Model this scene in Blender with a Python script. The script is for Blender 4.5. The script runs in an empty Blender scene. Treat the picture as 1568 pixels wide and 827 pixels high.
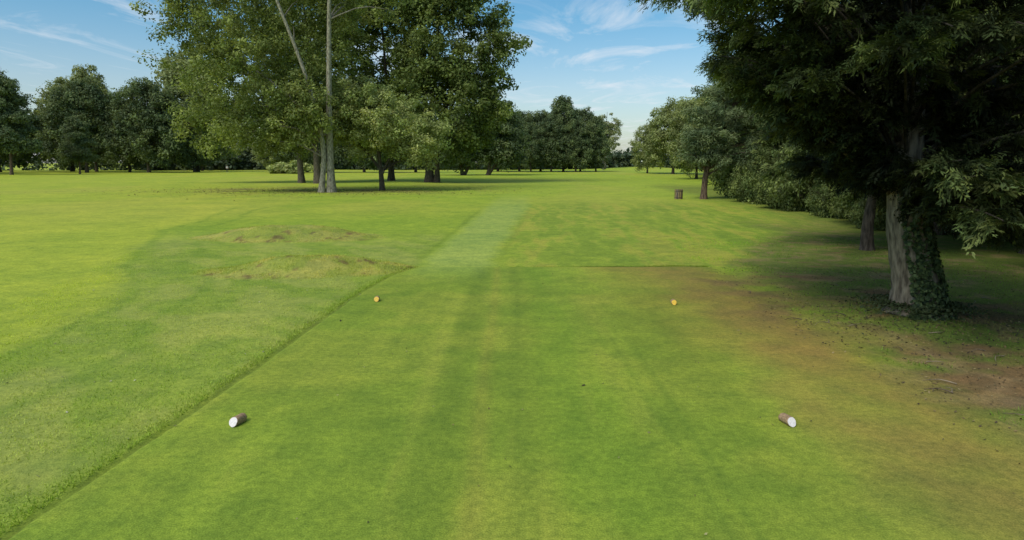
import bpy, math, random
import numpy as np
from mathutils import Vector, Matrix
random.seed(7)
R = np.random.default_rng(11)
scene = bpy.context.scene
scene.view_settings.view_transform = 'Standard'
scene.view_settings.look = 'None'
scene.view_settings.exposure = 0
COL = scene.collection

# ------------------------------------------------------------------ helpers
def vnoise(x, y, s, seed=0):
    x = np.asarray(x, float)*s; y = np.asarray(y, float)*s
    ix = np.floor(x); iy = np.floor(y)
    fx = x-ix; fy = y-iy
    fx = fx*fx*(3-2*fx); fy = fy*fy*(3-2*fy)
    def h(a, b):
        v = np.sin(a*127.1+b*311.7+seed*74.7)*43758.5453
        return v-np.floor(v)
    return (h(ix, iy)*(1-fx)+h(ix+1, iy)*fx)*(1-fy)+(h(ix, iy+1)*(1-fx)+h(ix+1, iy+1)*fx)*fy
def fbm(x, y, s, seed=0, o=4):
    r = 0; a = .5; t = 0
    for i in range(o):
        r = r+a*vnoise(x, y, s*2**i, seed+i*3.3); t += a; a *= .5
    return r/t
def sst(a, b, x):
    t = np.clip((x-a)/(b-a), 0, 1)
    return t*t*(3-2*t)

class MB:
    def __init__(s): s.v = []; s.f = []; s.m = []; s.c = []; s.n = 0
    def add(s, v, f, mat, col):
        v = np.asarray(v, float).reshape(-1, 3); f = np.asarray(f, int).reshape(-1, 4)
        col = np.asarray(col, float)
        if col.ndim == 1: col = np.tile(col[:3], (len(v), 1))
        s.v.append(v); s.f.append(f+s.n); s.m.append(np.full(len(f), mat)); s.c.append(col); s.n += len(v)
    def mesh(s, name, mats, smooth_mats=()):
        v = np.concatenate(s.v); f = np.concatenate(s.f); m = np.concatenate(s.m); c = np.concatenate(s.c)
        me = bpy.data.meshes.new(name)
        me.vertices.add(len(v)); me.vertices.foreach_set('co', v.astype(np.float32).ravel())
        me.loops.add(len(f)*4); me.loops.foreach_set('vertex_index', f.astype(np.int32).ravel())
        me.polygons.add(len(f)); me.polygons.foreach_set('loop_start', np.arange(0, len(f)*4, 4, dtype=np.int32))
        me.polygons.foreach_set('material_index', m.astype(np.int32))
        me.polygons.foreach_set('use_smooth', np.isin(m, list(smooth_mats)))
        for x in mats: me.materials.append(x)
        me.update(calc_edges=True)
        a = me.color_attributes.new('Col', 'FLOAT_COLOR', 'POINT')
        cc = np.ones((len(v), 4), np.float32); cc[:, :3] = c
        a.data.foreach_set('color', cc.ravel())
        return me
    def obj(s, name, mats, smooth_mats=(), loc=(0, 0, 0)):
        o = bpy.data.objects.new(name, s.mesh(name, mats, smooth_mats)); o.location = loc
        COL.objects.link(o); return o

def unit(a): return a/np.maximum(np.linalg.norm(a, axis=-1, keepdims=True), 1e-9)
def leaves(mb, c, n, size, col, mat=0, aspect=.55):
    N = len(c); n = unit(n)
    t = unit(np.cross(n, R.normal(size=(N, 3)))); b = np.cross(n, t)
    size = np.broadcast_to(size, (N,))[:, None]
    v = np.stack([c-t*size*.5, c+b*size*.5*aspect-n*size*.06, c+t*size*.5, c-b*size*.5*aspect-n*size*.06], 1).reshape(-1, 3)
    f = np.arange(N*4).reshape(-1, 4)
    mb.add(v, f, mat, np.repeat(col, 4, axis=0))
def tube(mb, pts, rad, mat=1, col=(.1, .08, .06), sides=8, bump=0.):
    pts = np.asarray(pts, float); k = len(pts)
    rad = np.asarray(rad, float)
    d = unit(np.gradient(pts, axis=0))
    ref = np.array([.31, .95, .05]) if abs(d[0][2]) > .5 else np.array([0, 0, 1.])
    u = unit(np.cross(d, ref)); w = np.cross(d, u)
    a = np.linspace(0, 2*np.pi, sides, endpoint=False)
    rr = rad[:, None]*(1+bump*R.uniform(-1, 1, (k, sides)))
    v = pts[:, None]+rr[..., None]*(np.cos(a)[None, :, None]*u[:, None]+np.sin(a)[None, :, None]*w[:, None])
    i = np.arange(k-1)[:, None]*sides; j = np.arange(sides)[None]; j2 = (j+1) % sides
    f = np.stack([i+j, i+j2, i+sides+j2, i+sides+j], -1).reshape(-1, 4)
    mb.add(v.reshape(-1, 3), f, mat, col)
def curve(pts, n=12):
    pts = np.asarray(pts, float); t = np.linspace(0, len(pts)-1, n)
    P = np.vstack([2*pts[0]-pts[1], pts, 2*pts[-1]-pts[-2]])
    out = []
    for q in t:
        i = min(int(q), len(pts)-2); s = q-i
        a, b, c, d = P[i], P[i+1], P[i+2], P[i+3]
        out.append(.5*((2*b)+(-a+c)*s+(2*a-5*b+4*c-d)*s*s+(-a+3*b-3*c+d)*s**3))
    return np.array(out)

# ------------------------------------------------------------------ materials
def newmat(name):
    m = bpy.data.materials.new(name); m.use_nodes = True
    nt = m.node_tree; nt.nodes.clear()
    return m, nt, nt.nodes, nt.links
def leaf_mat(name, trans=.3):
    m, nt, N, L = newmat(name)
    out = N.new('ShaderNodeOutputMaterial'); at = N.new('ShaderNodeAttribute'); at.attribute_name = 'Col'
    p = N.new('ShaderNodeBsdfPrincipled'); p.inputs['Roughness'].default_value = .6
    p.inputs['Specular IOR Level'].default_value = .2
    tr = N.new('ShaderNodeBsdfTranslucent'); mx = N.new('ShaderNodeMixShader'); mx.inputs[0].default_value = trans
    hs = N.new('ShaderNodeMix'); hs.data_type = 'RGBA'; hs.blend_type = 'MULTIPLY'; hs.inputs[0].default_value = 1
    hs.inputs[7].default_value = (1.6, 1.5, .8, 1)
    L.new(at.outputs['Color'], hs.inputs[6]); L.new(hs.outputs[2], tr.inputs['Color'])
    L.new(at.outputs['Color'], p.inputs['Base Color'])
    L.new(p.outputs[0], mx.inputs[1]); L.new(tr.outputs[0], mx.inputs[2]); L.new(mx.outputs[0], out.inputs[0])
    return m
def bark_mat(name, scale=6):
    m, nt, N, L = newmat(name)
    out = N.new('ShaderNodeOutputMaterial'); at = N.new('ShaderNodeAttribute'); at.attribute_name = 'Col'
    p = N.new('ShaderNodeBsdfPrincipled'); p.inputs['Roughness'].default_value = .9
    tc = N.new('ShaderNodeTexCoord'); mp = N.new('ShaderNodeMapping'); mp.inputs['Scale'].default_value = (scale, scale, scale*.25)
    no = N.new('ShaderNodeTexNoise'); no.inputs['Scale'].default_value = 2.5; no.inputs['Detail'].default_value = 6
    rp = N.new('ShaderNodeValToRGB'); rp.color_ramp.elements[0].position = .35; rp.color_ramp.elements[0].color = (.35, .33, .3, 1)
    rp.color_ramp.elements[1].position = .65; rp.color_ramp.elements[1].color = (1.3, 1.3, 1.25, 1)
    mx = N.new('ShaderNodeMix'); mx.data_type = 'RGBA'; mx.blend_type = 'MULTIPLY'; mx.inputs[0].default_value = 1
    bp = N.new('ShaderNodeBump'); bp.inputs['Strength'].default_value = .8; bp.inputs['Distance'].default_value = .05
    L.new(tc.outputs['Object'], mp.inputs[0]); L.new(mp.outputs[0], no.inputs['Vector']); L.new(no.outputs[0], rp.inputs[0])
    L.new(at.outputs['Color'], mx.inputs[6]); L.new(rp.outputs[0], mx.inputs[7]); L.new(mx.outputs[2], p.inputs['Base Color'])
    L.new(no.outputs[0], bp.inputs['Height']); L.new(bp.outputs[0], p.inputs['Normal']); L.new(p.outputs[0], out.inputs[0])
    return m
def plain_mat(name, col, rough=.7, nscale=20, var=.25, bump=.2):
    m, nt, N, L = newmat(name)
    out = N.new('ShaderNodeOutputMaterial'); p = N.new('ShaderNodeBsdfPrincipled'); p.inputs['Roughness'].default_value = rough
    tc = N.new('ShaderNodeTexCoord'); no = N.new('ShaderNodeTexNoise'); no.inputs['Scale'].default_value = nscale; no.inputs['Detail'].default_value = 5
    rp = N.new('ShaderNodeValToRGB'); rp.color_ramp.elements[0].position = .3; rp.color_ramp.elements[1].position = .7
    rp.color_ramp.elements[0].color = tuple(c*(1-var) for c in col)+(1,); rp.color_ramp.elements[1].color = tuple(min(1, c*(1+var*.5)) for c in col)+(1,)
    bp = N.new('ShaderNodeBump'); bp.inputs['Strength'].default_value = bump; bp.inputs['Distance'].default_value = .01
    L.new(tc.outputs['Object'], no.inputs['Vector']); L.new(no.outputs[0], rp.inputs[0]); L.new(rp.outputs[0], p.inputs['Base Color'])
    L.new(no.outputs[0], bp.inputs['Height']); L.new(bp.outputs[0], p.inputs['Normal']); L.new(p.outputs[0], out.inputs[0])
    return m
M_leaf = leaf_mat('leaf'); M_needle = leaf_mat('needle', .18); M_bark = bark_mat('bark'); M_grassblade = leaf_mat('grass_blade', .3)
M_ivy = leaf_mat('ivy_leaf', .15)

# ------------------------------------------------------------------ ground
TX = lambda y: np.interp(y, [0, 4.4, 8.5, 11.3, 14, 15.6, 17], [-3.75, -3.55, -3.25, -3.15, -3.02, -2.8, -2.35])
MOUNDS = [(-8.1, 24.2, 3.5, 1.9, .40, .02), (-4.95, 16.6, 2.75, 1.30, .34, .10)]
def mound_r(x, y, m):
    cx, cy, rx, ry, h, sl = m
    dx = x-cx; dy = (y-cy)-sl*dx
    w = .25*(fbm(x, y, .8, 5)-.5)
    return np.sqrt((dx/rx)**2+(dy/ry)**2)+w
def tee_mask(x, y):
    l = sst(-.06, .06, x-TX(y)-.05*(vnoise(x, y, 3, 8)-.5)-.04*(vnoise(x, y, 11, 8)-.5))
    r = 1-sst(4.3, 5.3, x+.5*(vnoise(x, y, .6, 2)-.5))
    f = 1-sst(16.9, 17.05, y-.1*(vnoise(x, y, 1.2, 4)-.5)-.02*x)
    return l*r*f
def height(x, y):
    x = np.asarray(x, float); y = np.asarray(y, float)
    t = tee_mask(x, y)
    z = -.035*(1-t)
    z = z-.028*np.exp(-((x-TX(y)+.05)/.05)**2)*(y < 17.2)*(.3+vnoise(x, y, 2.5, 3))
    z = z-.025*np.exp(-((y-17.06)/.08)**2)*sst(-.9, -.3, x)*(1-sst(2.5, 4.5, x))
    for m in MOUNDS:
        r = mound_r(x, y, m)
        z = z+m[4]*(1-sst(.15, 1.05, r))*(.85+.3*fbm(x, y, 1.6, 9))
    z = z+(1-t)*(.03*(fbm(x, y, 1.5, 12)-.5)+.10*(fbm(x, y, .15, 22)-.5))
    z = z+sst(45, 120, y)*.5*(fbm(x, y, .03, 31)-.5)
    z = z+1.1*np.exp(-(((x-43)/14)**2+((y-235)/9)**2))
    z = z+.15*np.exp(-(((x-6.8)/1.0)**2+((y-11.2)/1.0)**2))
    return z
def mixc(a, b, t): return a*(1-t[..., None])+np.array(b)*t[..., None]
GW = np.array([1.72, 1.38, 1.40])
def gcol(x, y):
    x = np.asarray(x, float); y = np.asarray(y, float)
    sh = x.shape
    n1 = fbm(x, y, .35, 40); n2 = fbm(x, y, 1.3, 50); n3 = fbm(x, y, .06, 60)
    base = np.zeros(sh+(3,))+np.array([.150, .275, .026])           # general mown grass
    base = mixc(base, [.225, .330, .035], sst(.35, .7, n3)*.5)
    fx = np.interp(y, [0, 9, 12, 15.3, 19, 27, 38, 60], [-6.9, -7.0, -7.4, -8.6, -10.6, -13.6, -15.5, -22])+1.2*(n1-.5)
    fw = 1-sst(-.9, .9, x-fx)
    base = mixc(base, [.245, .355, .036], fw*.85)
    sw = np.sin((x*.6+y*.25)*1.6)*.5+.5
    base = mixc(base, [.190, .315, .030], fw*sw*.45)
    base = mixc(base, [.18, .295, .030], fw*sst(.45, .65, n1)*.4)
    d = sst(30, 60, y)*(1-fw)
    base = mixc(base, [.195, .325, .032], d*.8)
    yel = sst(.5, .75, fbm(x, y*.4, .12, 71))*sst(22, 40, y)
    base = mixc(base, [.25, .32, .05], yel*.45)
    # rough left of the tee
    rl = 1-sst(-.25, .05, x-TX(y))
    rg = rl*(1-fw)*(1-sst(20, 28, y))
    base = mixc(base, [.140, .240, .036], rg*.7)
    base = mixc(base, [.215, .30, .062], rg*sst(.42, .62, fbm(x+y*.5, y*.6, 1.1, 77))*.6)
    for off, wd in ((0.1, .18), (1.5, .15)):
        base = mixc(base, [.10, .21, .022], np.exp(-((x-fx-off)/wd)**2)*.45*(y < 40))
    # rough ahead & right of tee : streaky yellowish
    ah = sst(17, 17.3, y)*(1-sst(38, 50, y))*sst(-1, .5, x)
    base = mixc(base, [.145, .26, .028], ah*.6)
    st = .5*fbm(x*1.0-y*.06, y*.06, 1.6, 81)+.5*fbm(x*1.0-y*.06, y*.2, 3.5, 84)
    base = mixc(base, [.24, .28, .045], ah*sst(.45, .65, st)*.55)
    base = mixc(base, [.105, .20, .022], ah*sst(.52, .40, st)*.45)
    # tee
    t = tee_mask(x, y)
    tee = np.zeros(sh+(3,))+np.array([.150, .268, .028])
    tee = mixc(tee, [.112, .205, .024], sst(.42, .60, n1)*.45)
    tee = mixc(tee, [.205, .290, .038], sst(.46, .66, fbm(x, y, .7, 90))*.5)
    lng = .6*fbm(x+.1*(n1-.5), y*.05, 2.2, 97)+.4*fbm(x, y*.12, 6.0, 98)
    tee = mixc(tee, [.105, .198, .022], sst(.50, .66, lng)*.35)
    tee = mixc(tee, [.210, .290, .042], sst(.50, .36, lng)*.30)
    wob = .12*(vnoise(x, y, .35, 14)-.5)
    sx = x+wob
    tee = mixc(tee, [.085, .168, .020], np.exp(-((sx+.72)/.20)**4)*.55*(.6+.6*n2))
    tee = mixc(tee, [.095, .182, .022], np.exp(-((sx-.05)/.12)**2)*.5)
    tee = mixc(tee, [.115, .242, .022], np.exp(-((sx-.75)/.45)**4)*.40)
    tee = mixc(tee, [.090, .185, .022], np.exp(-((sx-1.5)/.04)**2)*.5*(y < 10))
    tee = mixc(tee, [.090, .185, .022], np.exp(-((sx-1.72)/.04)**2)*.5*(y < 10))
    tee = mixc(tee, [.205, .245, .040], np.exp(-((sx+.35)/.10)**2)*.35)
    tee = mixc(tee, [.085, .17, .02], np.exp(-(((x-.7)/.5)**2+((y-13.5)/.5)**2))*.5)
    br = sst(1.0, 3.0, x+1.2*(n1-.5))*sst(6.5, 11, y)
    br2 = sst(2.4, 3.8, x+1.3*(n1-.5)+.5*(n2-.5))
    tee = mixc(tee, [.148, .165, .032], np.clip(br*.7, 0, 1)*(.4+.8*n2))
    tee = mixc(tee, [.168, .168, .040], np.clip(br2*.9, 0, 1)*(.35+1.0*n2))
    base = base*(1-t[..., None])+tee*t[..., None]
    # mown walk-off path, blends across the front of the tee
    pc = np.interp(y, [13, 16, 18, 25, 40, 60], [-1.5, -1.5, -1.45, -1.1, -.3, .5]); pw = np.interp(y, [14, 16, 20, 40], [.9, .95, .95, 1.25])
    pth = (1-sst(.6, 1.25, np.abs(x-pc)/pw+.4*(n2-.5)))*sst(14.2, 18.5, y)*(1-sst(34, 62, y))
    base = mixc(base, [.190, .315, .065], pth*.8)
    base = mixc(base, [.11, .21, .022], np.exp(-((x-pc+pw+.15)/.12)**2)*.55*sst(17, 19, y)*(1-sst(34, 42, y)))
    base = mixc(base, [.12, .22, .024], np.exp(-((x-pc-pw-.15)/.12)**2)*.40*sst(17, 19, y)*(1-sst(34, 42, y)))
    # dark line along the tee lip
    lip = np.exp(-((x-TX(y)+.05)/.05)**2)*(y < 17.1)
    base = mixc(base, [.070, .120, .018], lip*.65*(.35+vnoise(x, y, 3, 3)))
    lip2 = np.exp(-((y-17.06-.02*x)/.06)**2)*sst(-.9, -.2, x)*(1-sst(2.0, 4.5, x))
    base = mixc(base, [.05, .09, .016], lip2*.7*(.4+vnoise(x, y, 2, 3)))
    # straw-grass mounds
    for m in MOUNDS:
        r = mound_r(x, y, m)
        k = 1-sst(.88, 1.05, r)
        c = mixc(np.zeros(sh+(3,))+np.array([.210, .268, .056]), [.145, .235, .034], sst(.40, .60, fbm(x, y, 2.0, 15))*.7)
        c = mixc(c, [.11, .10, .04], sst(.66, .76, fbm(x, y, 3.5, 17))*.8)
        base = base*(1-k[..., None])+c*k[..., None]
    # bare soil & shade-thinned grass below the right-hand trees
    s = sst(4.2, 5.7, x+1.5*(fbm(x, y, .5, 33)-.5)+.5*(n2-.5)-np.interp(y, [8, 15, 20, 26], [0, .3, 2.0, 5]))*(1-sst(24, 34, y))
    soil = mixc(np.zeros(sh+(3,))+np.array([.118, .100, .042]), [.085, .140, .026], sst(.44, .62, fbm(x, y, .9, 35)+.03*np.clip(x-7, 0, 5)+.22*sst(12, 15.5, y)))
    soil = mixc(soil, [.165, .150, .068], sst(.50, .7, fbm(x, y, 2.6, 39))*.6)
    base = base*(1-s[..., None])+soil*s[..., None]
    rim = np.exp(-((x-4.9)/1.0)**2)*sst(9, 12, y)*(1-sst(14.5, 17, y))*sst(.35, .6, fbm(x, y, 1.5, 36))
    base = mixc(base, [.135, .120, .046], rim*.75)
    # worn ground / leaves under the clump
    c1 = np.exp(-(((x+13)/9)**2+((y-66)/9)**2)); c2 = np.exp(-(((x+24)/7)**2+((y-66)/6)**2))
    base = mixc(base, [.15, .155, .05], np.clip(c1+c2, 0, 1)*sst(.35, .6, fbm(x, y, .5, 44))*.75)
    hedge_shade = sst(12.0, 15.5, x-.06*(y-40)+1.5*(n1-.5))*sst(24, 30, y)*(1-sst(70, 90, y))  # grass beside the right hedge: tree shade painted in as darker green
    base = mixc(base, [.08, .12, .028], hedge_shade*.6)
    return base*GW

def axis(pieces):
    out = [pieces[0][0]]
    for a, b, s0, s1 in pieces:
        x = a
        while x < b-1e-6:
            k = (x-a)/(b-a); x += s0*(s1/s0)**k; out.append(min(x, b))
    return np.unique(np.round(out, 4))
pos = axis([(0, 9, .06, .09), (9, 60, .09, 1.2), (60, 900, 1.2, 60)])
neg = axis([(0, 3.0, .06, .05), (3.0, 3.9, .025, .025), (3.9, 10, .06, .09), (10, 60, .09, 1.2), (60, 900, 1.2, 60)])
xs = np.unique(np.concatenate([-neg, pos]))
ys = np.concatenate([-axis([(0, 400, .5, 60)])[::-1][:-1], axis([(0, 3.5, .5, .08), (3.5, 17.5, .07, .07), (17.5, 32, .08, .2), (32, 100, .2, 1.5), (100, 1500, 1.5, 90)])])
ys = np.unique(ys)
GX, GY = np.meshgrid(xs, ys)
GZ = height(GX, GY)
gm = MB()
nx, ny = len(xs), len(ys)
ii = np.arange(ny-1)[:, None]*nx+np.arange(nx-1)[None]
gf = np.stack([ii, ii+1, ii+nx+1, ii+nx], -1).reshape(-1, 4)
gm.add(np.stack([GX, GY, GZ], -1).reshape(-1, 3), gf, 0, gcol(GX, GY).reshape(-1, 3))

m, nt, N, L = newmat('mown_grass')
out = N.new('ShaderNodeOutputMaterial'); p = N.new('ShaderNodeBsdfPrincipled'); p.inputs['Roughness'].default_value = .85
p.inputs['Specular IOR Level'].default_value = .12
at = N.new('ShaderNodeAttribute'); at.attribute_name = 'Col'; tc = N.new('ShaderNodeTexCoord')
def nz(scale, det, rough=.6, stretch=None):
    n = N.new('ShaderNodeTexNoise'); n.inputs['Scale'].default_value = scale; n.inputs['Detail'].default_value = det; n.inputs['Roughness'].default_value = rough
    L.new(tc.outputs['Object'], n.inputs['Vector'])
    return n
prev = at.outputs['Color']
for (n, lo, hi, a, b) in ((nz(70, 3, .7), .3, .7, (.62, .66, .6), (1.38, 1.32, 1.45)),
                          (nz(14, 4, .65), .3, .7, (.74, .78, .8), (1.25, 1.21, 1.2)),
                          (nz(2.2, 5, .6), .3, .7, (.80, .85, .9), (1.20, 1.15, 1.1)),
                          (nz(.35, 5, .6), .3, .7, (.82, .88, .9), (1.18, 1.11, 1.1))):
    rp = N.new('ShaderNodeValToRGB'); e = rp.color_ramp.elements; e[0].position = lo; e[1].position = hi; e[0].color = a+(1,); e[1].color = b+(1,)
    mx = N.new('ShaderNodeMix'); mx.data_type = 'RGBA'; mx.blend_type = 'MULTIPLY'; mx.inputs[0].default_value = 1
    L.new(n.outputs[0], rp.inputs[0]); L.new(prev, mx.inputs[6]); L.new(rp.outputs[0], mx.inputs[7]); prev = mx.outputs[2]
L.new(prev, p.inputs['Base Color'])
bn = nz(55, 4, .7); b1 = N.new('ShaderNodeBump'); b1.inputs['Strength'].default_value = .6; b1.inputs['Distance'].default_value = .012
bn2 = nz(9, 4, .6); b2 = N.new('ShaderNodeBump'); b2.inputs['Strength'].default_value = .5; b2.inputs['Distance'].default_value = .02
L.new(bn.outputs[0], b1.inputs['Height']); L.new(bn2.outputs[0], b2.inputs['Height']); L.new(b1.outputs[0], b2.inputs['Normal'])
L.new(b2.outputs[0], p.inputs['Normal']); L.new(p.outputs[0], out.inputs[0])
gm.obj('ground', [m], (0,))

def blades(mb, x, y, hgt, w, colmul=(1, 1, 1), var=.3):
    N_ = len(x); z = height(x, y)-.005
    c = gcol(x, y)*np.array(colmul)*(1+var*R.uniform(-1, 1, (N_, 1)))
    a = R.uniform(0, 2*np.pi, N_); s = np.stack([np.cos(a), np.sin(a), 0*a], 1)
    lean = R.normal(size=(N_, 3))*.7; lean[:, 2] = 1; lean = unit(lean)
    b = np.stack([x, y, z], 1); h = (hgt*R.uniform(.5, 1.2, N_))[:, None]; w = w*R.uniform(.6, 1.3, N_)[:, None]
    v = np.stack([b-s*w, b+s*w, b+lean*h+s*w*.25, b+lean*h-s*w*.25], 1).reshape(-1, 3)
    mb.add(v, np.arange(N_*4).reshape(-1, 4), 0, np.repeat(np.clip(c, 0, 1), 4, axis=0))
gb = MB()
n = 70000
y = 3.8+17*R.random(n)**1.25; x = -3.3-6.2*R.random(n)*(.45+y/24)
k = (x < TX(y)-.10) & (fbm(x, y, 1.8, 66)+.25*R.random(n) > .52); blades(gb, x[k], y[k], .030, .006, (1.4, 1.38, 1.5))
y = 3.8+13.2*R.random(5000); x = TX(y)-.10-np.abs(R.normal(size=5000))*.10; blades(gb, x, y, .04, .006, (1.2, 1.2, 1.2))
for mm, nn in zip(MOUNDS, (14000, 16000)):
    x = mm[0]+mm[2]*1.1*R.uniform(-1, 1, nn); y = mm[1]+mm[3]*1.3*R.uniform(-1, 1, nn)
    k = (mound_r(x, y, mm) < 1.0) & (fbm(x, y, 2, 91) > .42); blades(gb, x[k], y[k], .045, .007, (1.45, 1.42, 1.4), .35)
x = R.uniform(5, 13, 22000); y = R.uniform(4.5, 24, 22000); k = fbm(x, y, .9, 35)+.03*(x-7) > .5; blades(gb, x[k], y[k], .05, .007, (1.0, 1.35, .9))
x = R.uniform(-.3, 5, 3000); y = 17.08+.03*R.normal(size=3000)+.02*x; blades(gb, x, y, .05, .006, (.8, .9, .8))
gb.obj('rough_grass', [M_grassblade])

# leaf litter
lt = MB()
def litter(x, y, s, cols):
    c = np.stack([x, y, height(x, y)+.012], 1); nn = R.normal(size=(len(x), 3))*.35; nn[:, 2] = 1
    leaves(lt, c, nn, s*R.uniform(.6, 1.4, len(x)), np.array(cols)[R.integers(0, len(cols), len(x))], 0, .6)
browns = [(.20, .14, .06), (.26, .19, .08), (.11, .08, .04), (.30, .24, .11), (.07, .05, .03)]
x = R.uniform(4.4, 12, 7200); y = R.uniform(4, 17, 7200); k = (x-4.2)*.6+R.random(7200)*1.2 > .9
litter(x[k], y[k], .035, browns)
litter(6.8+R.normal(size=1500)*1.1, 11+R.normal(size=1500)*.9, .04, browns+[(.06, .08, .03)])
x = R.uniform(-3.2, 4.5, 190); y = R.uniform(4, 17, 190); litter(x, y, .026, [(.2, .15, .06), (.10, .08, .04), (.3, .3, .12)])
x = R.uniform(-9, -3, 110); y = R.uniform(5, 17, 110); litter(x, y, .035, [(.5, .5, .35), (.3, .28, .15)])
x = -17+9*R.normal(size=4000); y = 64+5*R.normal(size=4000); litter(x, y, .13, [(.2, .16, .06), (.26, .22, .08), (.1, .08, .03)])
for (a, b) in ((-2.83, 11.0), (.42, 13.1), (.82, 7.7), (.65, 14.5)):
    litter(np.array([a, a+.02]), np.array([b, b+.01]), .045, [(.05, .035, .02)])
for i in range(46):
    a = random.uniform(4.7, 9.5); b = random.uniform(5.5, 15); t = random.uniform(0, 6.28); l = random.uniform(.1, .4)
    z = float(height(a, b))+.015
    pts = curve([(a, b, z), (a+l*.5*math.cos(t), b+l*.5*math.sin(t), z+.02), (a+l*math.cos(t+.3), b+l*math.sin(t+.3), z)], 5)
    tube(lt, pts, np.linspace(.008, .003, 5), 0, random.choice([(.25, .2, .14), (.12, .09, .06)]), 4)
lt.obj('leaf_litter', [bark_mat('litter', 3)])

# ------------------------------------------------------------------ trees
LB = 1.75
def clump_leaves(mb, C, cr, per, leaf, pal, aspect=.55, flat=.75, upb=.6):
    n = len(C); pal = np.array(pal)*LB
    d = unit(R.normal(size=(n, per, 3))); rr = R.random((n, per, 1))**.45
    off = d*rr*cr[:, None, None]*np.array([1, 1, flat])
    P = (C[:, None]+off).reshape(-1, 3)
    nn = d*.9+R.normal(size=d.shape)*.5+np.array([0, 0, upb])
    base = pal[R.integers(0, len(pal), n)]*(R.uniform(.7, 1.25, (n, 1)))
    col = base[:, None]*R.uniform(.7, 1.3, (n, per, 1))*(1+.12*d[..., 2:3])
    leaves(mb, P, nn.reshape(-1, 3), leaf*R.uniform(.6, 1.35, n*per), col.reshape(-1, 3), 0, aspect)
def crown_pts(ells, n, inner=.35):
    w = np.array([e[6] if len(e) > 6 else e[3]*e[5] for e in ells]); w = w/w.sum()
    idx = R.choice(len(ells), n, p=w); E = np.array([e[:6] for e in ells])[idx]
    d = unit(R.normal(size=(n, 3))); r = (inner+(1-inner)*R.random((n, 1))**.6)*R.uniform(.85, 1.10, (n, 1))
    return E[:, :3]+d*r*E[:, 3:6], E
def tree_mesh(name, stems, ells, nclump, per, cr, leaf, pal, bark=(.09, .075, .055), aspect=.55, inner=.35, nlimb=None, flat=.75, zmin=1.0, mat=None, upb=.6):
    mb = MB(); spts = []
    for pts, r0, r1 in stems:
        c = curve(pts, 16); t = np.linspace(0, 1, 16)
        rad = r0+(r1-r0)*t**.8; rad[0] *= 1.25; rad[1] *= 1.05
        tube(mb, c, rad, 1, bark, 10, .06); spts.append(np.concatenate([c, rad[:, None]], 1))
    S = np.concatenate(spts)
    C, E = crown_pts(ells, nclump, inner); C = C[C[:, 2] > zmin]
    nl = nlimb or min(len(C), 70)
    for i in R.choice(len(C), min(nl, len(C)), replace=False):
        tip = C[i]
        dd = np.linalg.norm((S[:, :3]-tip), axis=1)+np.maximum(S[:, 2]-tip[2]+1.0, 0)*1.5
        j = int(np.argmin(dd)); s = S[j, :3]; L_ = np.linalg.norm(tip-s)
        mid = s*.5+tip*.5+np.array([0, 0, .12*L_])+R.normal(size=3)*.05*L_
        r = min(S[j, 3]*.5, .012*L_+.02)
        tube(mb, curve([s, mid, tip], 6), np.linspace(r, r*.2, 6), 1, np.array(bark)*.6, 5)
    clump_leaves(mb, C, cr*R.uniform(.6, 1.3, len(C)), per, leaf, pal, aspect, flat, upb)
    return mb.mesh(name, [mat or M_leaf, M_bark], (1,))
def place(name, me, loc, rot=0, sc=(1, 1, 1)):
    o = bpy.data.objects.new(name, me); o.location = (loc[0], loc[1], float(height(loc[0], loc[1]))-.08+(loc[2] if len(loc) > 2 else 0))
    o.rotation_euler = (0, 0, rot); o.scale = sc; COL.objects.link(o); return o
G_POP = [(.130, .158, .044), (.108, .136, .040), (.152, .178, .052), (.084, .110, .032)]
G_DARK = [(.084, .114, .030), (.098, .130, .035), (.066, .092, .026), (.118, .148, .040)]
G_LIGHT = [(.190, .225, .078), (.215, .245, .090), (.160, .195, .064), (.235, .255, .100)]
G_FAR = [(.064, .090, .040), (.078, .106, .044), (.052, .075, .036), (.094, .120, .048)]  # bluish cast of distance haze mixed into the leaf colours
G_FARL = [(.150, .175, .068), (.125, .150, .062), (.170, .195, .076)]

def loc_(e, b): return [(q[0]-b[0], q[1]-b[1])+tuple(q[2:]) for q in e]
def world_tree(name, b, stems, ells, *a, **k):
    st = [([(p_[0]-b[0], p_[1]-b[1], p_[2]) for p_ in s[0]], s[1], s[2]) for s in stems]
    me = tree_mesh(name, st, loc_(ells, b), *a, **k)
    return place(name, me, b)
world_tree('poplar_tree', (-16, 60.5),
    [([(-15.9, 60.5, 0), (-15.9, 60.5, 4), (-15.6, 60.0, 9.5), (-15.0, 59.0, 17), (-14.4, 58.5, 25)], .40, .08),
     ([(-16.7, 60.2, 0), (-16.4, 60.2, 4), (-17.3, 59.5, 9.5), (-19.6, 58.4, 17), (-21.5, 57.5, 24)], .27, .08),
     ([(-16.2, 60.5, 5), (-20, 60.5, 9), (-25, 60.8, 12.5), (-29, 60.5, 16)], .10, .03)],
    [(-24.5, 60, 11.5, 6.0, 5, 5.5, 2.1), (-22.5, 62, 19, 9, 5, 6.5, 3.0), (-14, 63, 20, 7.5, 5, 7, 2.4), (-22.5, 61, 6.0, 5.2, 4, 3.4, 1.6),
     (-28.3, 60, 15.5, 3.2, 3, 4.0, .8), (-19, 62.5, 8.5, 5.5, 3.5, 5, 2.0), (-18, 63, 14, 6, 3, 5, 1.6), (-17.2, 58.3, 7.0, 3.6, 1.4, 3.2, 1.1)],
    1000, 80, .95, .26, G_POP, bark=(.34, .32, .25), inner=.1, nlimb=90, zmin=2.6)
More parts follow.
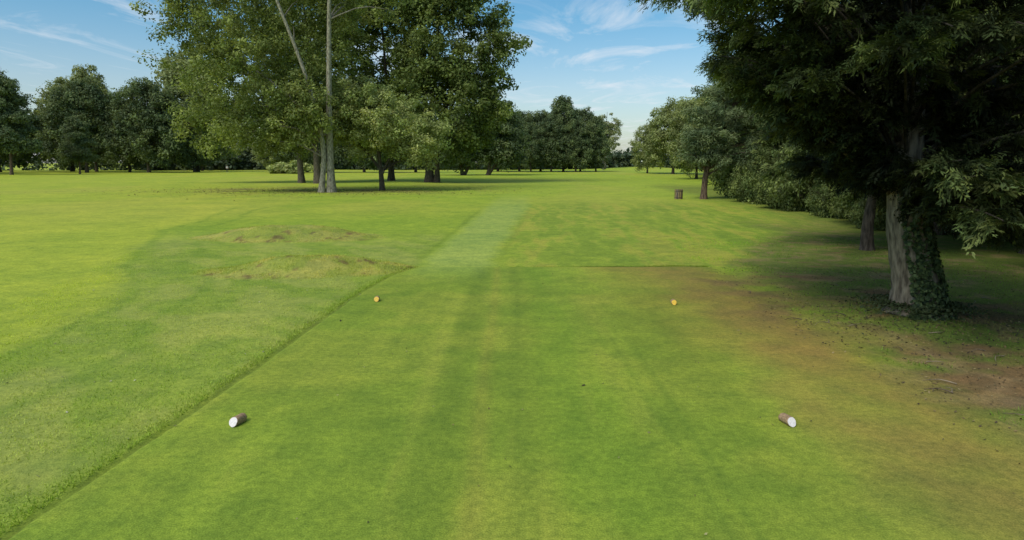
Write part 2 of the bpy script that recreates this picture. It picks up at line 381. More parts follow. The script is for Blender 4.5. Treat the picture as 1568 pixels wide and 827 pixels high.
world_tree('oak_tree', (-11, 91),
    [([(-10.9, 91, 0), (-10.8, 91, 6), (-10, 91, 14), (-9, 91, 25)], .62, .1), ([(-9.9, 90.6, 0), (-9.4, 90.5, 7), (-6, 90, 15)], .42, .08)],
    [(-7.0, 91, 17.5, 8.4, 6, 7.5), (-9.0, 90, 9.5, 9.2, 6, 6.8), (-10, 91, 26, 8.5, 6, 6)], 820, 95, 1.3, .42, G_DARK, zmin=2.3, inner=.45)
world_tree('oak_tree.001', (-17, 97),
    [([(-17, 97, 0), (-17, 97, 8), (-18, 97, 26)], .5, .08)],
    [(-19, 96, 17, 8.5, 6, 9), (-18, 96, 8.5, 8, 5, 6), (-20, 97, 27, 8, 6, 5)], 560, 95, 1.35, .46, G_DARK, zmin=2.3, inner=.45)
world_tree('poplar_tree.001', (-24, 85),
    [([(-24, 85, 0), (-24.2, 85, 10), (-25, 85, 26)], .45, .08), ([(-26.6, 87, 0), (-27, 87, 10), (-28, 86, 25)], .42, .08)],
    [(-26, 86, 19, 8, 6, 9), (-27, 86, 9.5, 7.5, 5, 6.0), (-35, 86, 16, 5, 4, 7, 30), (-36, 86, 8, 5, 4, 4.5, 26)], 640, 85, 1.15, .38, G_POP, zmin=2.5, bark=(.14, .12, .09), inner=.2)
world_tree('maple_tree', (-12.2, 64.6),
    [([(-12.2, 64.6, 0), (-12.3, 64.6, 2), (-12.6, 64.5, 5.5), (-13, 64.4, 9)], .30, .06), ([(-12.25, 64.6, 1.6), (-11, 64.4, 3.6), (-8.8, 64.2, 5.5)], .16, .04), ([(-12.25, 64.6, 2.0), (-14.5, 64.4, 4.8), (-16.8, 64.2, 7)], .14, .04)],
    [(-12.4, 63.8, 5.9, 4.9, 4, 3.0), (-8.4, 63.8, 4.7, 3.0, 2.6, 2.4), (-13.6, 63.8, 8.6, 3.0, 2.6, 1.9), (-16.6, 63.5, 6.8, 2.6, 2.4, 2.2)],
    480, 95, .75, .23, G_LIGHT, zmin=1.9, inner=.25)
world_tree('yew_tree', (-10, 143),
    [([(-10.2, 143, 0), (-10.6, 143, 3), (-11, 143, 12)], .5, .1), ([(-10, 143, 0), (-8, 143, 3.5), (-5, 142, 8)], .42, .1)],
    [(-9, 143, 9.0, 7.0, 5, 6.5), (-12, 143, 5, 6, 4, 3.8)], 300, 90, 1.5, .52, G_FAR, zmin=1.6)
world_tree('yew_tree.001', (-5, 143),
    [([(-5, 143, 0), (-4.6, 143, 3), (-4, 143, 12)], .5, .1), ([(-5, 143, 0), (-2.5, 143, 3.5), (0, 142, 7)], .36, .1)],
    [(-3.5, 143, 9.0, 6.0, 5, 6.5), (-1.5, 143, 5.4, 4.5, 4, 3.6)], 300, 90, 1.5, .52, G_FAR, zmin=1.6)

def round_mesh(name, pal, nc=430, per=70, leaf=.56, shape=0, zb=1.0):
    ells = [(0, 0, 12, 7.5, 7, 8), (-3.5, 0, 7.0, 5.5, 5, 5.5), (3.8, 1, 7.5, 5.5, 5, 6), (1, -2, 14, 5, 4.5, 6), (-3, -3, 12, 4, 4, 5.5)] if shape == 0 else \
           [(0, 0, 13, 5.6, 5, 7), (-2.5, 0, 7.5, 5.2, 5, 6), (2.8, 0, 7, 5, 5, 5.5), (.8, 0, 16.5, 3.6, 3.4, 4.5)]
    return tree_mesh(name, [([(0, 0, 0), (.1, 0, 5), (0, .2, 12), (0, 0, 17)], .4, .1)], ells, nc, per, 1.55, leaf, pal, zmin=zb, inner=.5, nlimb=30)
far_a = round_mesh('far_round', G_FAR); far_b = round_mesh('far_tall', G_FAR, shape=1); far_c = round_mesh('far_light', G_FARL, shape=1); far_d = round_mesh('far_light_round', G_FARL, nc=360)
def conifer_mesh(name, pal, H=18, rb=3.6, n=420, per=60, leaf=.45, zb=1.5):
    mb = MB(); tube(mb, curve([(0, 0, 0), (0, 0, H*.5), (0, 0, H)], 10), np.linspace(.35, .04, 10), 1, (.08, .06, .045), 8)
    t = R.random(n)**.75; z = zb+(H-zb)*t; r = rb*(1-t)**.8*R.uniform(.3, 1.05, n)+.1; a = R.uniform(0, 6.28, n)
    C = np.stack([r*np.cos(a), r*np.sin(a), z-.15*r], 1)
    clump_leaves(mb, C, .9*R.uniform(.6, 1.2, n)*(1-.55*t), per, leaf, pal, .35, .55, .5)
    return mb.mesh(name, [M_needle, M_bark], (1,))
con_a = conifer_mesh('conifer_a', G_FAR)
def pine_mesh(name, H=19, pal=G_FAR):
    e = []
    for i in range(13):
        z = H*(.30+.68*i/12); a = i*2.4; r = 3.6*(1-abs(i/12-.35)*.9)
        e.append((r*.7*math.cos(a), r*.7*math.sin(a), z, 3.1*(1.05-.5*i/12), 3.1*(1.05-.5*i/12), 1.5))
    return tree_mesh(name, [([(0, 0, 0), (.2, 0, H*.3), (-.2, 0, H*.65), (0, 0, H*.95)], .3, .08)], e, 420, 75, 1.2, .5, pal, bark=(.13, .09, .06), aspect=.4, inner=.2, zmin=3.6, mat=M_needle)
pine_a = pine_mesh('pine_far')
# left row
place('pine_tree', pine_a, (-98, 135), .4, (1.0, 1, 1.0))
place('pine_tree.001', pine_a, (-103.5, 137), 2.4, (1.05, 1, 1.05))
place('pine_tree.002', pine_a, (-110, 134), 4.4, (1.1, 1.1, 1.0))
place('pine_tree.003', pine_a, (-94.0, 150), 1.0, (.7, .7, .62))
place('chestnut_tree', far_a, (-106, 172), .3, (1.05, .9, 1.14))
place('chestnut_tree.001', far_a, (-89.5, 170), 2.6, (1.15, 1, 1.14))
place('chestnut_tree.002', far_a, (-97.5, 176), 4.6, (.9, .8, .96))
place('chestnut_tree.003', far_a, (-82, 178), 1.6, (.75, .7, .9))
place('willow_tree', far_c, (-121, 190), .8, (1.3, 1, 1.22))
place('willow_tree.001', far_c, (-112, 186), 2.2, (1.6, 1, 1.36))
place('willow_tree.002', far_c, (-84, 184), 3.2, (1.7, 1, 1.52))
place('willow_tree.003', far_d, (-58, 170), 1.2, (.8, .8, .72))
place('willow_tree.004', far_a, (-49, 165), 3.2, (.8, .8, .70))
place('willow_tree.005', far_a, (-36, 168), 2.2, (1.0, .8, .80))
place('willow_tree.006', far_a, (-24, 172), 4.2, (1.0, .8, .85))
place('fir_tree', con_a, (-92, 205), 0, (1.1, 1.1, 1.1))
for i, (x, y, s) in enumerate([(-125, 150, 1.1), (-140, 140, 1.0), (-158, 132, 1.15), (-130, 175, 1.2), (-178, 120, 1.1)]):
    place('lime_tree' + ('.%03d' % i if i else ''), far_a, (x, y), i*1.3, (s, s, s))
# centre row
cen = [(2, 190, far_b, .85, .80), (8.0, 193, far_a, .78, .84), (14.0, 188, far_b, .80, .98), (19.0, 192, far_a, .70, .86), (22.6, 186, far_b, .55, .72), (-4, 196, far_a, .9, .82), (10.5, 185, far_b, .65, .74), (17, 184, far_a, .6, .7), (5, 184, far_a, .55, .66)]
for i, (x, y, me, s, h) in enumerate(cen):
    place('maple_tree.%03d' % (i+1), me, (x, y), i*2.1, (s, s, h))
thin = tree_mesh('thin_tree', [([(0, 0, 0), (0, 0, 8), (.3, 0, 17)], .25, .05)], [(0, 0, 10.5, 4.8, 4, 6)], 200, 55, 1.0, .45, [(.15, .17, .08), (.18, .20, .10)], bark=(.2, .18, .15), inner=.1, zmin=3.5, nlimb=90)
place('birch_tree', thin, (31, 230), 0, (1.1, 1, 1.1))
# right far row
rr_ = [(35, 150, far_d, .80, .82), (31.0, 158, far_d, .55, .58), (30, 112, far_d, .6, .66), (32, 100, far_d, .75, .74), (41, 140, far_a, .85, .9), (29, 84, far_d, .6, .62), (27, 68, far_d, .62, .66), (37, 118, far_a, .8, .85), (36, 80, far_a, .8, .75), (50, 120, far_a, 1, 1), (45, 95, far_a, .9, .9), (24, 55, far_a, .55, .62), (29, 60, far_a, .7, .8)]
for i, (x, y, me, s, h) in enumerate(rr_):
    place('ash_tree' + ('.%03d' % i if i else ''), me, (x, y), i*1.7, (s, s, h))

# distant belt of trees closing the horizon
def belt(name, segs, pal, leaf=1.0):
    mb = MB()
    for (x0, y0, x1, y1, h, n) in segs:
        n = int(n*1.5)
        t = R.random(n); x = x0+(x1-x0)*t; y = y0+(y1-y0)*t+R.normal(size=n)*2.5
        hh = h*(.55+.8*fbm(x, y, .10, 70)); z = hh*R.random(n)
        clump_leaves(mb, np.stack([x, y, z], 1), 1.9*R.uniform(.6, 1.3, n), 30, leaf, pal, .75, .8)
    return mb.obj(name, [M_leaf])
G_BELT = [(.050, .072, .044), (.060, .084, .048), (.042, .062, .040), (.074, .098, .050)]  # bluer greens, aerial haze baked into the belt's colour
belt('distant_trees', [(-115, 215, -30, 245, 8.5, 850), (-30, 240, 75, 262, 6.5, 700), (75, 262, 180, 200, 14, 500), (-240, 180, -110, 215, 16, 600), (180, 200, 260, 60, 16, 400),
                       (-240, 180, -300, 20, 16, 400), (-300, 20, -250, -150, 16, 300), (260, 60, 240, -150, 16, 300), (-250, -150, 240, -150, 16, 500)], G_BELT)
shrub_me = tree_mesh('shrub_mesh', [([(0, 0, 0), (0, .1, 1), (.1, 0, 2)], .08, .03)], [(0, 0, 1.3, 1.9, 1.7, 1.4), (1.1, .3, 1.0, 1.4, 1.3, 1.1), (-1.2, 0, .9, 1.3, 1.3, 1.0)], 240, 60, .38, .14, [(.060, .085, .028), (.080, .105, .034), (.11, .135, .042), (.048, .064, .022)], inner=.3, zmin=.05, nlimb=40)
shl = tree_mesh('shrub_light', [([(0, 0, 0), (0, .1, 1), (.1, 0, 2)], .08, .03)], [(0, 0, 1.1, 2.6, 2, 1.1)], 90, 60, .6, .4, G_LIGHT, inner=.3, zmin=.05, nlimb=10)
place('shrub', shl, (-47, 148), 0, (1.4, 1, 1.2)); place('shrub.001', shl, (-51, 150), 2, (1.0, 1, 1.0)); place('shrub.002', shl, (-44, 160), 1, (1, 1, 1))
hs_ = [(16.6, 46.0, .9, 1.2), (16.4, 42.5, 1.1, 1.5), (15.4, 39.5, .8, .9), (16.4, 36, 1.1, 1.5), (15.4, 33, .7, .8), (15.9, 29.5, 1.0, 1.3), (14.6, 26.6, .6, .7), (18.2, 31, 1.5, 2.3), (18.5, 38, 1.6, 2.2), (18, 26, 1.4, 2.2), (17.8, 52, 1.1, 1.5), (19, 48, 1.4, 2.1), (17, 22.5, 1.3, 2.0), (19, 19, 1.4, 2.0), (20, 58, 1.5, 1.7), (22, 66, 1.6, 1.7)]
for i, (x, y, s, h) in enumerate(hs_):
    place('shrub.%03d' % (i+3), shrub_me, (x, y), i*1.9, (s, s*.9, h))
# pine on the right
PINE = [(.078, .108, .050), (.095, .124, .056), (.115, .145, .064), (.060, .086, .040)]
world_tree('pine_tree.004', (13.7, 49),
    [([(13.7, 49, 0), (13.8, 49, 2), (14.6, 49.2, 4.5), (16, 49.5, 7.5), (16.5, 49.6, 9)], .24, .06), ([(13.8, 49, 1.8), (13.2, 48.8, 3.4), (12.8, 48.6, 4.6)], .10, .03)],
    [(15.3, 49, 7.6, 2.6, 2, .9), (14.2, 48.6, 6.0, 2.1, 2, .8), (13.6, 48.4, 4.4, 1.9, 1.8, .8), (13.0, 48.6, 3.1, 1.2, 1.2, .6), (16.6, 49, 5.6, 2.6, 2, 1.0), (17.6, 49.5, 7.6, 2.4, 2, 1.0), (15.2, 48.8, 3.0, 1.8, 1.6, .8), (16.2, 49.5, 9.2, 2.0, 1.8, .9), (17.8, 49, 3.6, 2.4, 2, 1.1)],
    430, 120, .58, .24, PINE, bark=(.15, .10, .07), aspect=.25, inner=.2, zmin=1.6, mat=M_needle)
world_tree('pine_tree.005', (19, 56),
    [([(19, 56, 0), (19, 56, 5), (19, 56, 11)], .3, .06)],
    [(18, 56, 10.2, 2.4, 2, 1), (20, 56, 8.5, 3, 2.4, 1.2), (17.5, 56, 7, 2.5, 2, 1), (20, 56, 5.5, 3, 2, 1.4), (19, 56, 12, 2, 2, 1)],
    300, 90, .75, .28, PINE, bark=(.15, .10, .07), aspect=.3, inner=.2, zmin=2, mat=M_needle)

# ------------------------------------------------------------------ cypress with short dense scaly sprays
def spray_template(k=5):
    q = []
    def quad(p, d, l, w):
        d = d/np.linalg.norm(d); s = np.array([-d[1], d[0], 0])
        q.append([p, p+d*l*.4+s*w, p+d*l, p+d*l*.4-s*w])
    quad(np.array([0, 0, 0.]), np.array([1., .05, 0]), 1.05, .06)
    rs = random.Random(3)
    for i in range(k):
        for sg in (-1, 1):
            s = .04+.84*(i+rs.uniform(-.3, .3)+.3)/(k-1)
            l = (.46*(1-s*.6)+.14)*rs.uniform(.6, 1.35); a = rs.uniform(.55, 1.0)
            p = np.array([s, 0, 0.]); d = np.array([math.cos(a), sg*math.sin(a), 0])
            quad(p, d, l, .062)
            if l > .28:
                a2 = a*sg+rs.choice((-.6, .6)); quad(p+d*l*.4, np.array([math.cos(a2), math.sin(a2), 0]), l*.6, .055)
    return np.array(q)
SP = spray_template()
def add_sprays(mb, P, D, S, col, droop=.22, mat=0):
    n = len(P); D = unit(D)
    side = unit(np.cross(D, np.array([0, 0, 1.]))+R.normal(size=(n, 3))*.7); side = unit(side-D*np.sum(side*D, 1, keepdims=True))
    T = SP.reshape(-1, 3)
    z = -droop*T[:, 0]**2-.4*T[:, 1]**2
    yw = R.uniform(.7, 1.2, n)[:, None]*np.sign(R.normal(size=n))[:, None]
    X = T[None, :, 0, None]*D[:, None]+(T[None, :, 1]*yw)[..., None]*side[:, None]
    X = X+z[None, :, None]*np.array([0, 0, 1.])
    X = X+(R.normal(size=(n, len(T)//4, 3))*.09).repeat(4, 1)
    V = P[:, None]+X*S[:, None, None]
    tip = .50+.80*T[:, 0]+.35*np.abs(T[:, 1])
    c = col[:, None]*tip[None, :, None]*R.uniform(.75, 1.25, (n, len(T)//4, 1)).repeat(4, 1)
    mb.add(V.reshape(-1, 3), np.arange(n*len(T)).reshape(-1, 4), mat, c.reshape(-1, 3))
CYP = np.array([(.048, .072, .022), (.062, .087, .025), (.092, .116, .032), (.034, .052, .017)])
def cypress(name, base, trunk, slope_f, reach_f, nl, ns, hmax, h0=1.5, S0=.5, ivy=0, barkc=(.16, .13, .10), r0=.34, skirt=0, skirt_slope=None, skirt_h=1.9, nb=16):
    mb = MB()
    tc_ = curve(trunk, 26); t = np.linspace(0, 1, 26)
    rad = r0*(1-t)**.8+.04; rad[0] *= 1.35; rad[1] *= 1.08
    tube(mb, tc_, rad, 1, barkc, 20, .05)
    P = []; D = []; S = []; Cc = []
    for i in range(nl+skirt):
        az = R.uniform(0, 2*np.pi)
        sk = i >= nl
        hh = h0+(hmax-h0)*(i/nl)**1.45 if not sk else skirt_h+R.uniform(0, .5)
        st = np.array([np.interp(hh, tc_[:, 2], tc_[:, q]) for q in range(2)]+[hh])
        k = max((hh-h0)/(hmax-h0), 0)
        if sk:
            Rm = reach_f(az)*R.uniform(.25, .85); sl = skirt_slope(az)+R.uniform(-.05, .2)
        else:
            Rm = reach_f(az)*(1-k**1.6*.75)*R.uniform(.70, 1.06); sl = slope_f(az)*(1-k)+.35*k+R.uniform(-.08, .14)
        n = 8; u = np.linspace(0, 1, n)
        aa = az+R.normal()*.12*u
        pts = st+np.stack([Rm*u*np.cos(aa), Rm*u*np.sin(aa), Rm*(sl*u+(.0 if sk else .16)*np.sin(u*np.pi)-.08*u**3)], 1)
        tube(mb, pts, np.linspace(.035*(1-k*.5), .008, n), 1, np.array(barkc)*.3, 5)
        m_ = int(ns*(.45+.55*Rm/4.3))
        # side branchlets: each a short line of sprays leaving the limb
        bs = R.uniform(.05, 1.0, nb)**.8; bl = (.25+.9*bs*(1.2-bs))*Rm*.30*R.uniform(.4, 1.2, nb); bsd = np.sign(R.normal(size=nb)); bw = R.uniform(.3, 1.1, nb); bt = R.uniform(.75, 1.25, nb)
        j = R.integers(0, nb, m_); v_ = R.random(m_)**.7
        base_ = np.stack([np.interp(bs[j], u, pts[:, q]) for q in range(3)], 1)
        tang = np.array([math.cos(az), math.sin(az), 0]); sd = np.array([-math.sin(az), math.cos(az), 0])
        bd = unit(tang*bw[j][:, None]+sd*bsd[j][:, None])
        p_ = base_+bd*(bl[j]*v_)[:, None]; p_[:, 2] += -.30*(bl[j]*v_)**1.3+.10*v_*bl[j]
        p_ += R.normal(size=p_.shape)*.055
        d_ = bd*.8+tang*.5+R.normal(size=p_.shape)*.45; d_[:, 2] += R.uniform(-.35, .35, m_)
        P.append(p_); D.append(d_); S.append(S0*R.uniform(.5, 1.3, m_)*(1.1-.3*v_))
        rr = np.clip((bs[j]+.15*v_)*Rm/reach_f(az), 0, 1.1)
        cb = CYP[R.integers(0, 4, m_)]*bt[j][:, None]*R.uniform(.8, 1.2)*(.16+1.15*rr[:, None]**2.2)*(.55+.75*v_[:, None]); Cc.append(cb)  # inner sprays coloured darker to imitate the shadow deep in the crown
    P = np.concatenate(P); D = np.concatenate(D); S = np.concatenate(S); Cc = np.concatenate(Cc)
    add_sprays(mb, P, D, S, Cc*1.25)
    if ivy:
        a = R.uniform(-2.25, 1.2, ivy); h = 2.2*R.random(ivy)**1.1
        keep = (vnoise(a, h, 3.0, 4)+.30*np.cos(a+.2) > .28); a = a[keep]; h = h[keep]
        cx = np.interp(h, tc_[:, 2], tc_[:, 0]); cy = np.interp(h, tc_[:, 2], tc_[:, 1]); rr = np.interp(h, tc_[:, 2], rad)+R.uniform(.0, .10, len(a))
        nn = np.stack([np.cos(a), np.sin(a), .5+0*a], 1)
        c = np.stack([cx+rr*np.cos(a), cy+rr*np.sin(a), h], 1)
        leaves(mb, c, nn+R.normal(size=nn.shape)*.45, .065*R.uniform(.6, 1.4, len(a)), np.array([(.04, .065, .024), (.06, .09, .03), (.10, .14, .055), (.025, .044, .018)])[R.integers(0, 4, len(a))], 2, .9)
        n2 = 1500; a = R.uniform(0, 6.28, n2); r = .4+np.abs(R.normal(size=n2))*.28
        x = r*np.cos(a); y = r*np.sin(a)
        leaves(mb, np.stack([x, y, .16*np.exp(-(x*x+y*y))+.03+R.random(n2)*.06], 1), np.tile([0, 0, 1.], (n2, 1))+R.normal(size=(n2, 3))*.5, .055, np.tile([.05, .07, .028], (n2, 1)), 2, .9)
    return mb
deg = math.degrees
def slopeA(az):
    d = deg(az) % 360
    return float(np.interp(d, [0, 60, 100, 140, 170, 200, 225, 250, 275, 300, 360], [-.10, .1, .5, .80, .92, .86, .52, .34, .26, .02, -.10]))
def skirtA(az):
    d = deg(az) % 360
    return float(np.interp(d, [0, 60, 100, 140, 170, 200, 225, 250, 275, 300, 360], [-.26, -.05, .35, .70, .80, .74, .36, .14, .08, -.12, -.26]))
def reachA(az):
    d = deg(az) % 360
    return float(np.interp(d, [0, 90, 160, 190, 215, 240, 265, 290, 320, 360], [3.8, 4.3, 4.05, 3.95, 4.2, 4.5, 4.6, 4.4, 4.0, 3.8]))
cy = cypress('cypress_tree', (6.78, 11.23), [(0, 0, 0), (-.06, 0, .6), (-.28, .05, 1.7), (-.35, .1, 4), (-.2, .1, 8), (0, 0, 12)], slopeA, reachA, 170, 290, 10, 1.7, .22, ivy=4200, barkc=(.20, .17, .13), r0=.37, skirt=56, skirt_slope=skirtA, skirt_h=1.76)
n = 70; add_sprays(cy, np.stack([R.uniform(1.0, 1.8, n), R.uniform(-2.3, -1.6, n), R.uniform(1.35, 1.65, n)], 1), np.stack([R.uniform(-1, 1, n), R.uniform(-1, 0, n), R.uniform(-.8, 0, n)], 1), np.full(n, .20), np.tile([.34, .16, .06], (n, 1)))
ob = cy.obj('cypress_tree', [M_needle, M_bark, M_ivy], (1,), (6.78, 11.23, float(height(6.78, 11.23))-.05))
sl2 = lambda az: .25; re2 = lambda az: 3.3
c2 = cypress('cypress2', (0, 0), [(0, 0, 0), (-.05, 0, .8), (.05, .05, 2), (0, .1, 5), (0, 0, 9)], sl2, re2, 75, 100, 9, 1.7, .48, barkc=(.09, .07, .055), r0=.2, nb=12)
c2m = c2.mesh('cypress_small', [M_needle, M_bark], (1,))
for i, (x, y, r, s, h) in enumerate([(10.8, 20.6, 0, .85, 1.0), (15, 19.5, 1.3, 1.2, 1.1), (15.5, 25, 2.3, 1.2, 1.25), (18.5, 24, 3.9, 1.4, 1.3), (15.5, 14.5, 5.1, 1.1, 1.0), (18.5, 30, .9, 1.3, 1.2), (19.5, 37, 2.9, 1.3, 1.2), (20.5, 44, .3, 1.4, 1.3)]):
    place('cypress_tree.%03d' % (i+1), c2m, (x, y), r, (s, s, h))

# ------------------------------------------------------------------ tee markers : cut logs with painted slanted faces
def log_marker(name, loc, face_az, r, length, facemat, barkm, tilt=.35):
    import bmesh
    bm = bmesh.new(); n = 22
    rings = []
    for j, s in enumerate([0, .02, .05, .3, .6, .95, .985, 1.0]):
        ring = []
        for i in range(n):
            a = 2*math.pi*i/n
            rr = r*(1+.035*math.sin(3*a+1)+.02*math.sin(7*a+j))*(.93 if s in (0, 1.0) else (.975 if s in (.02, .985) else 1))
            xx = s*length+(tilt*rr*math.sin(a) if s < .5 else 0)*(1-s*1.6)
            ring.append(bm.verts.new((xx, rr*math.cos(a), rr*math.sin(a))))
        rings.append(ring)
    for a, b in zip(rings[:-1], rings[1:]):
        for i in range(n):
            f = bm.faces.new((a[i], a[(i+1) % n], b[(i+1) % n], b[i])); f.material_index = 0; f.smooth = True
    f = bm.faces.new(rings[0]); f.material_index = 1
    f = bm.faces.new(rings[-1][::-1]); f.material_index = 2
    bmesh.ops.recalc_face_normals(bm, faces=bm.faces)
    me = bpy.data.meshes.new(name); bm.to_mesh(me); bm.free()
    for q in (barkm, facemat, M_endwood): me.materials.append(q)
    o = bpy.data.objects.new(name, me); COL.objects.link(o)
    o.rotation_euler = (0, math.radians(4), face_az+math.pi)
    o.location = (loc[0], loc[1], r*.93+.004)
    return o
M_white = plain_mat('white_paint', (.84, .79, .78), .5, 60, .15)
M_yellow = plain_mat('yellow_paint', (.80, .52, .05), .5, 30, .2)
M_endwood = plain_mat('cut_wood', (.3, .2, .11), .8, 40, .4)
M_logbark = plain_mat('log_bark', (.40, .27, .15), .9, 45, .5, .8)
log_marker('white_tee_marker', (-2.77, 6.46), math.radians(-102), .047, .17, M_white, M_logbark, .5)
log_marker('white_tee_marker.001', (2.78, 6.46), math.radians(-80), .047, .17, M_white, M_logbark, .5)
log_marker('yellow_tee_marker', (-2.55, 12.6), math.radians(-85), .048, .15, M_yellow, M_logbark, .6)
log_marker('yellow_tee_marker.001', (2.98, 12.3), math.radians(-95), .048, .15, M_yellow, M_logbark, .6)

# ------------------------------------------------------------------ slatted wooden litter bin
def box(mb, c, s, mat=0, col=(1, 1, 1), rz=0):
    x, y, z = [q/2 for q in s]
    v = np.array([(-x, -y, -z), (x, -y, -z), (x, y, -z), (-x, y, -z), (-x, -y, z), (x, -y, z), (x, y, z), (-x, y, z)])
    ca, sa = math.cos(rz), math.sin(rz); v[:, :2] = np.stack([v[:, 0]*ca-v[:, 1]*sa, v[:, 0]*sa+v[:, 1]*ca], 1)
    mb.add(v+np.array(c), [(0, 3, 2, 1), (4, 5, 6, 7), (0, 1, 5, 4), (1, 2, 6, 5), (2, 3, 7, 6), (3, 0, 4, 7)], mat, col)
mb = MB()
for i in range(14):
    a = 2*math.pi*i/14; box(mb, (.27*math.cos(a), .27*math.sin(a), .36+.02*(i % 2)), (.025, .09, .68), 0, (.26*(.7+.6*(i % 3)/2), .20*(.7+.6*(i % 3)/2), .12), a)
tube(mb, [(0, 0, .05), (0, 0, .40), (0, 0, .64)], [.24, .25, .25], 0, (.03, .03, .03), 16)
for z in (.14, .58):
    tube(mb, [(0, 0, z-.02), (0, 0, z+.02)], [.292, .292], 0, (.08, .07, .06), 18)
b_ = mb.obj('wooden_litter_bin', [M_bark]); b_.location = (11.9, 49.0, float(height(11.9, 49.0))-.02)

M_metal = plain_mat('painted_pole', (.75, .75, .72), .5, 10, .1); M_flag = plain_mat('flag_cloth', (.8, .8, .78), .8, 10, .1); M_pole = plain_mat('pole_grey', (.30, .31, .30), .7, 10, .2)
fx_, fy_ = 43.5, 233; z0 = float(height(fx_, fy_))
mb = MB(); tube(mb, [(0, 0, 0), (0, 0, 1.1), (0, 0, 2.2)], [.03, .03, .025], 0, (1, 1, 1), 8)
g = np.linspace(0, 1, 7)
V = np.array([[(.62*u+.02, .06*math.sin(u*7), 2.18-.42*w-.06*u) for u in g] for w in (0, 1)])
mb.add(V.reshape(-1, 3), [(i, i+1, 8+i, 7+i) for i in range(6)], 1, (1, 1, 1))
o = mb.obj('golf_flag', [M_metal, M_flag], (0,)); o.location = (fx_, fy_, z0)
mb = MB(); tube(mb, [(0, 0, 0), (0, 0, 3), (0, 0, 5.6)], [.10, .09, .07], 0, (1, 1, 1), 8); box(mb, (0, 0, 5.1), (1.3, .1, .1)); box(mb, (0, 0, 4.6), (.9, .1, .1))
o = mb.obj('utility_pole', [M_pole]); o.location = (29.0, 220, float(height(29, 220)))

# ------------------------------------------------------------------ golfer far down the left
def golfer(loc, rz):
    def skin(name, joints, edges, mat, sub=2, root=0):
        me = bpy.data.meshes.new(name); me.from_pydata([j[0] for j in joints], edges, [])
        ob = bpy.data.objects.new(name, me); COL.objects.link(ob)
        ob.modifiers.new('skin', 'SKIN')
        sv = me.skin_vertices[0].data
        for i, j in enumerate(joints): sv[i].radius = (j[1], j[1]*(j[2] if len(j) > 2 else 1))
        sv[root].use_root = True
        s = ob.modifiers.new('sub', 'SUBSURF'); s.levels = sub; s.render_levels = sub
        me.materials.append(mat); return ob
    e = bpy.data.objects.new('golfer', None); COL.objects.link(e)
    sh = plain_mat('white_shirt', (.8, .8, .82), .8, 8, .1); tr = plain_mat('navy_trousers', (.03, .035, .05), .8, 8, .2); sk = plain_mat('skin', (.45, .27, .19), .6, 8, .1); hr = plain_mat('hair', (.06, .04, .03), .8, 30, .3); so = plain_mat('shoe', (.6, .6, .6), .6, 8, .1)
    parts = []
    parts.append(skin('trousers', [((0, 0, .96), .13, .8), ((.10, 0, .88), .10), ((.13, -.04, .50), .065), ((.14, .03, .12), .05), ((-.10, 0, .88), .10), ((-.13, .06, .50), .065), ((-.15, .10, .12), .05)], [(0, 1), (1, 2), (2, 3), (0, 4), (4, 5), (5, 6)], tr))
    parts.append(skin('shirt', [((0, 0, .95), .14, .8), ((0, 0, 1.15), .135, .8), ((0, .01, 1.34), .16, .7), ((0, 0, 1.46), .07), ((.19, 0, 1.40), .06), ((.25, -.02, 1.22), .05), ((-.19, 0, 1.40), .06), ((-.25, -.03, 1.22), .05)], [(0, 1), (1, 2), (2, 3), (2, 4), (4, 5), (2, 6), (6, 7)], sh))
    parts.append(skin('head', [((0, 0, 1.46), .05), ((0, -.01, 1.54), .055), ((0, -.015, 1.60), .085), ((0, 0, 1.69), .09), ((0, .0, 1.74), .06), ((0, -.105, 1.63), .014)], [(0, 1), (1, 2), (2, 3), (3, 4), (2, 5)], sk))
    parts.append(skin('hair', [((0, .02, 1.72), .09), ((0, .05, 1.66), .07), ((0, -.03, 1.765), .055)], [(0, 1), (0, 2)], hr))
    for sg in (1, -1):
        J = [((sg*.25, -.02, 1.22), .042), ((sg*.22, -.16, 1.02), .030), ((sg*.20, -.20, .97), .028), ((sg*.19, -.24, .93), .030)]; E = [(0, 1), (1, 2), (2, 3)]
        for q in range(4):
            b = len(J); dx = (q-1.5)*.02
            J += [((sg*.19+dx, -.27, .90), .010), ((sg*.19+dx, -.285, .865-.004*q), .009)]; E += [(3, b), (b, b+1)]
        b = len(J); J.append(((sg*.15, -.235, .905), .011)); E.append((3, b))
        parts.append(skin('forearm', J, E, sk, 1))
        fxx = .14 if sg > 0 else -.15; fyy = .03 if sg > 0 else .10
        parts.append(skin('shoe', [((fxx, fyy+.03, .05), .045), ((fxx, fyy-.08, .045), .042), ((fxx, fyy-.18, .035), .03)], [(0, 1), (1, 2)], so))
    for q in parts: q.parent = e
    e.location = (loc[0], loc[1], float(height(*loc))); e.rotation_euler = (0, 0, rz)
golfer((-71.0, 172), .4)

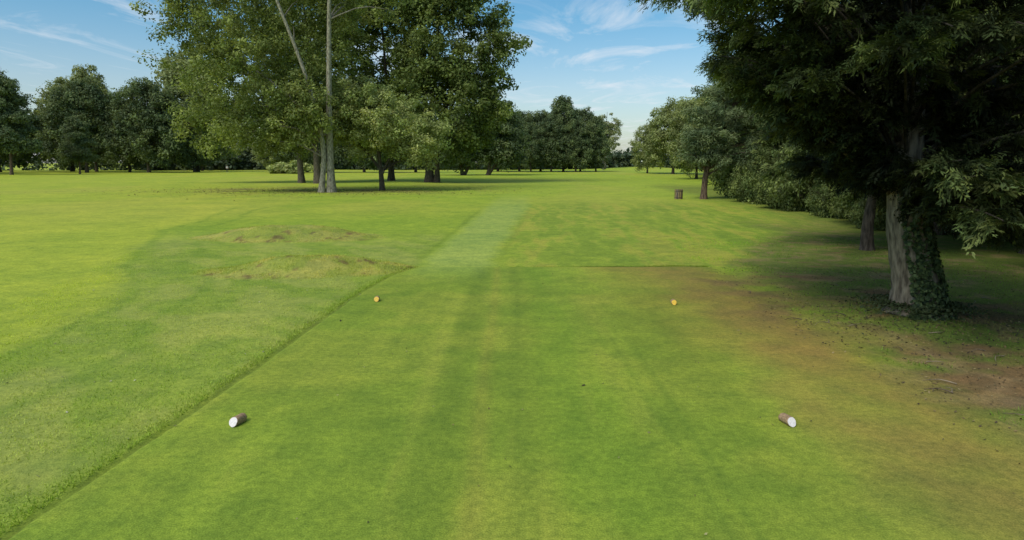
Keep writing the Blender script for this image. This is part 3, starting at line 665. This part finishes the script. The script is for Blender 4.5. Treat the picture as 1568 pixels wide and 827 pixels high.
# ------------------------------------------------------------------ light, sky, camera
SE, SAZ = math.radians(50), math.atan2(-.66, -.75)
sd = Vector((math.sin(SAZ)*math.cos(SE), math.cos(SAZ)*math.cos(SE), math.sin(SE)))
sun = bpy.data.lights.new('sun', 'SUN'); sun.energy = 2.2; sun.angle = math.radians(26); sun.color = (1, .94, .83)
so = bpy.data.objects.new('sun', sun); COL.objects.link(so); so.rotation_euler = sd.to_track_quat('Z', 'Y').to_euler(); so.location = (-30, -20, 50)
w = bpy.data.worlds.new('World'); scene.world = w; w.use_nodes = True
nt = w.node_tree; N = nt.nodes; L = nt.links; N.clear()
out = N.new('ShaderNodeOutputWorld'); bg = N.new('ShaderNodeBackground'); bg.inputs[1].default_value = .15
sky = N.new('ShaderNodeTexSky'); sky.sky_type = 'NISHITA'; sky.sun_disc = False; sky.sun_elevation = SE; sky.sun_rotation = SAZ % (2*math.pi)
sky.air_density = 1.0; sky.dust_density = 1.0; sky.ozone_density = 1.5
tc = N.new('ShaderNodeTexCoord'); sx = N.new('ShaderNodeSeparateXYZ'); L.new(tc.outputs['Generated'], sx.inputs[0])
rp = N.new('ShaderNodeValToRGB'); e = rp.color_ramp.elements
e[0].position = 0; e[0].color = (.80, .83, .84, 1); e[1].position = .6; e[1].color = (1.0, .95, .85, 1)
q = e.new(.10); q.color = (.80, .86, .88, 1); q = e.new(.20); q.color = (.48, .80, .88, 1); q = e.new(.32); q.color = (.42, .77, .90, 1)
L.new(sx.outputs['Z'], rp.inputs[0])
mu = N.new('ShaderNodeMix'); mu.data_type = 'RGBA'; mu.blend_type = 'MULTIPLY'; mu.inputs[0].default_value = 1
L.new(sky.outputs[0], mu.inputs[6]); L.new(rp.outputs[0], mu.inputs[7])
dv = N.new('ShaderNodeVectorMath'); dv.operation = 'DIVIDE'; ad = N.new('ShaderNodeMath'); ad.operation = 'MAXIMUM'; ad.inputs[1].default_value = .02
L.new(sx.outputs['Z'], ad.inputs[0]); cb = N.new('ShaderNodeCombineXYZ')
for i in range(3): L.new(ad.outputs[0], cb.inputs[i])
L.new(tc.outputs['Generated'], dv.inputs[0]); L.new(cb.outputs[0], dv.inputs[1])
mp = N.new('ShaderNodeMapping'); mp.inputs['Rotation'].default_value = (0, 0, .5); mp.inputs['Scale'].default_value = (.9, .35, 1); mp.inputs['Location'].default_value = (2.3, 1.1, 0); L.new(dv.outputs[0], mp.inputs[0])
cn = N.new('ShaderNodeTexNoise'); cn.inputs['Scale'].default_value = 1.3; cn.inputs['Detail'].default_value = 9; cn.inputs['Roughness'].default_value = .62; cn.inputs['Distortion'].default_value = .8
L.new(mp.outputs[0], cn.inputs['Vector'])
cr = N.new('ShaderNodeValToRGB'); cr.color_ramp.elements[0].position = .51; cr.color_ramp.elements[1].position = .80; L.new(cn.outputs[0], cr.inputs[0])
cm = N.new('ShaderNodeMix'); cm.data_type = 'RGBA'; cm.inputs[7].default_value = (5.4, 5.7, 6.1, 1)
L.new(cr.outputs[0], cm.inputs[0]); L.new(mu.outputs[2], cm.inputs[6]); L.new(cm.outputs[2], bg.inputs[0]); L.new(bg.outputs[0], out.inputs[0])

cam = bpy.data.cameras.new('camera'); cam.lens = 24; cam.sensor_width = 36; cam.clip_end = 5000; cam.clip_start = .1
co = bpy.data.objects.new('camera', cam); COL.objects.link(co); co.location = (0, 0, 2.6); co.rotation_euler = (math.radians(90-9), 0, 0)
scene.camera = co
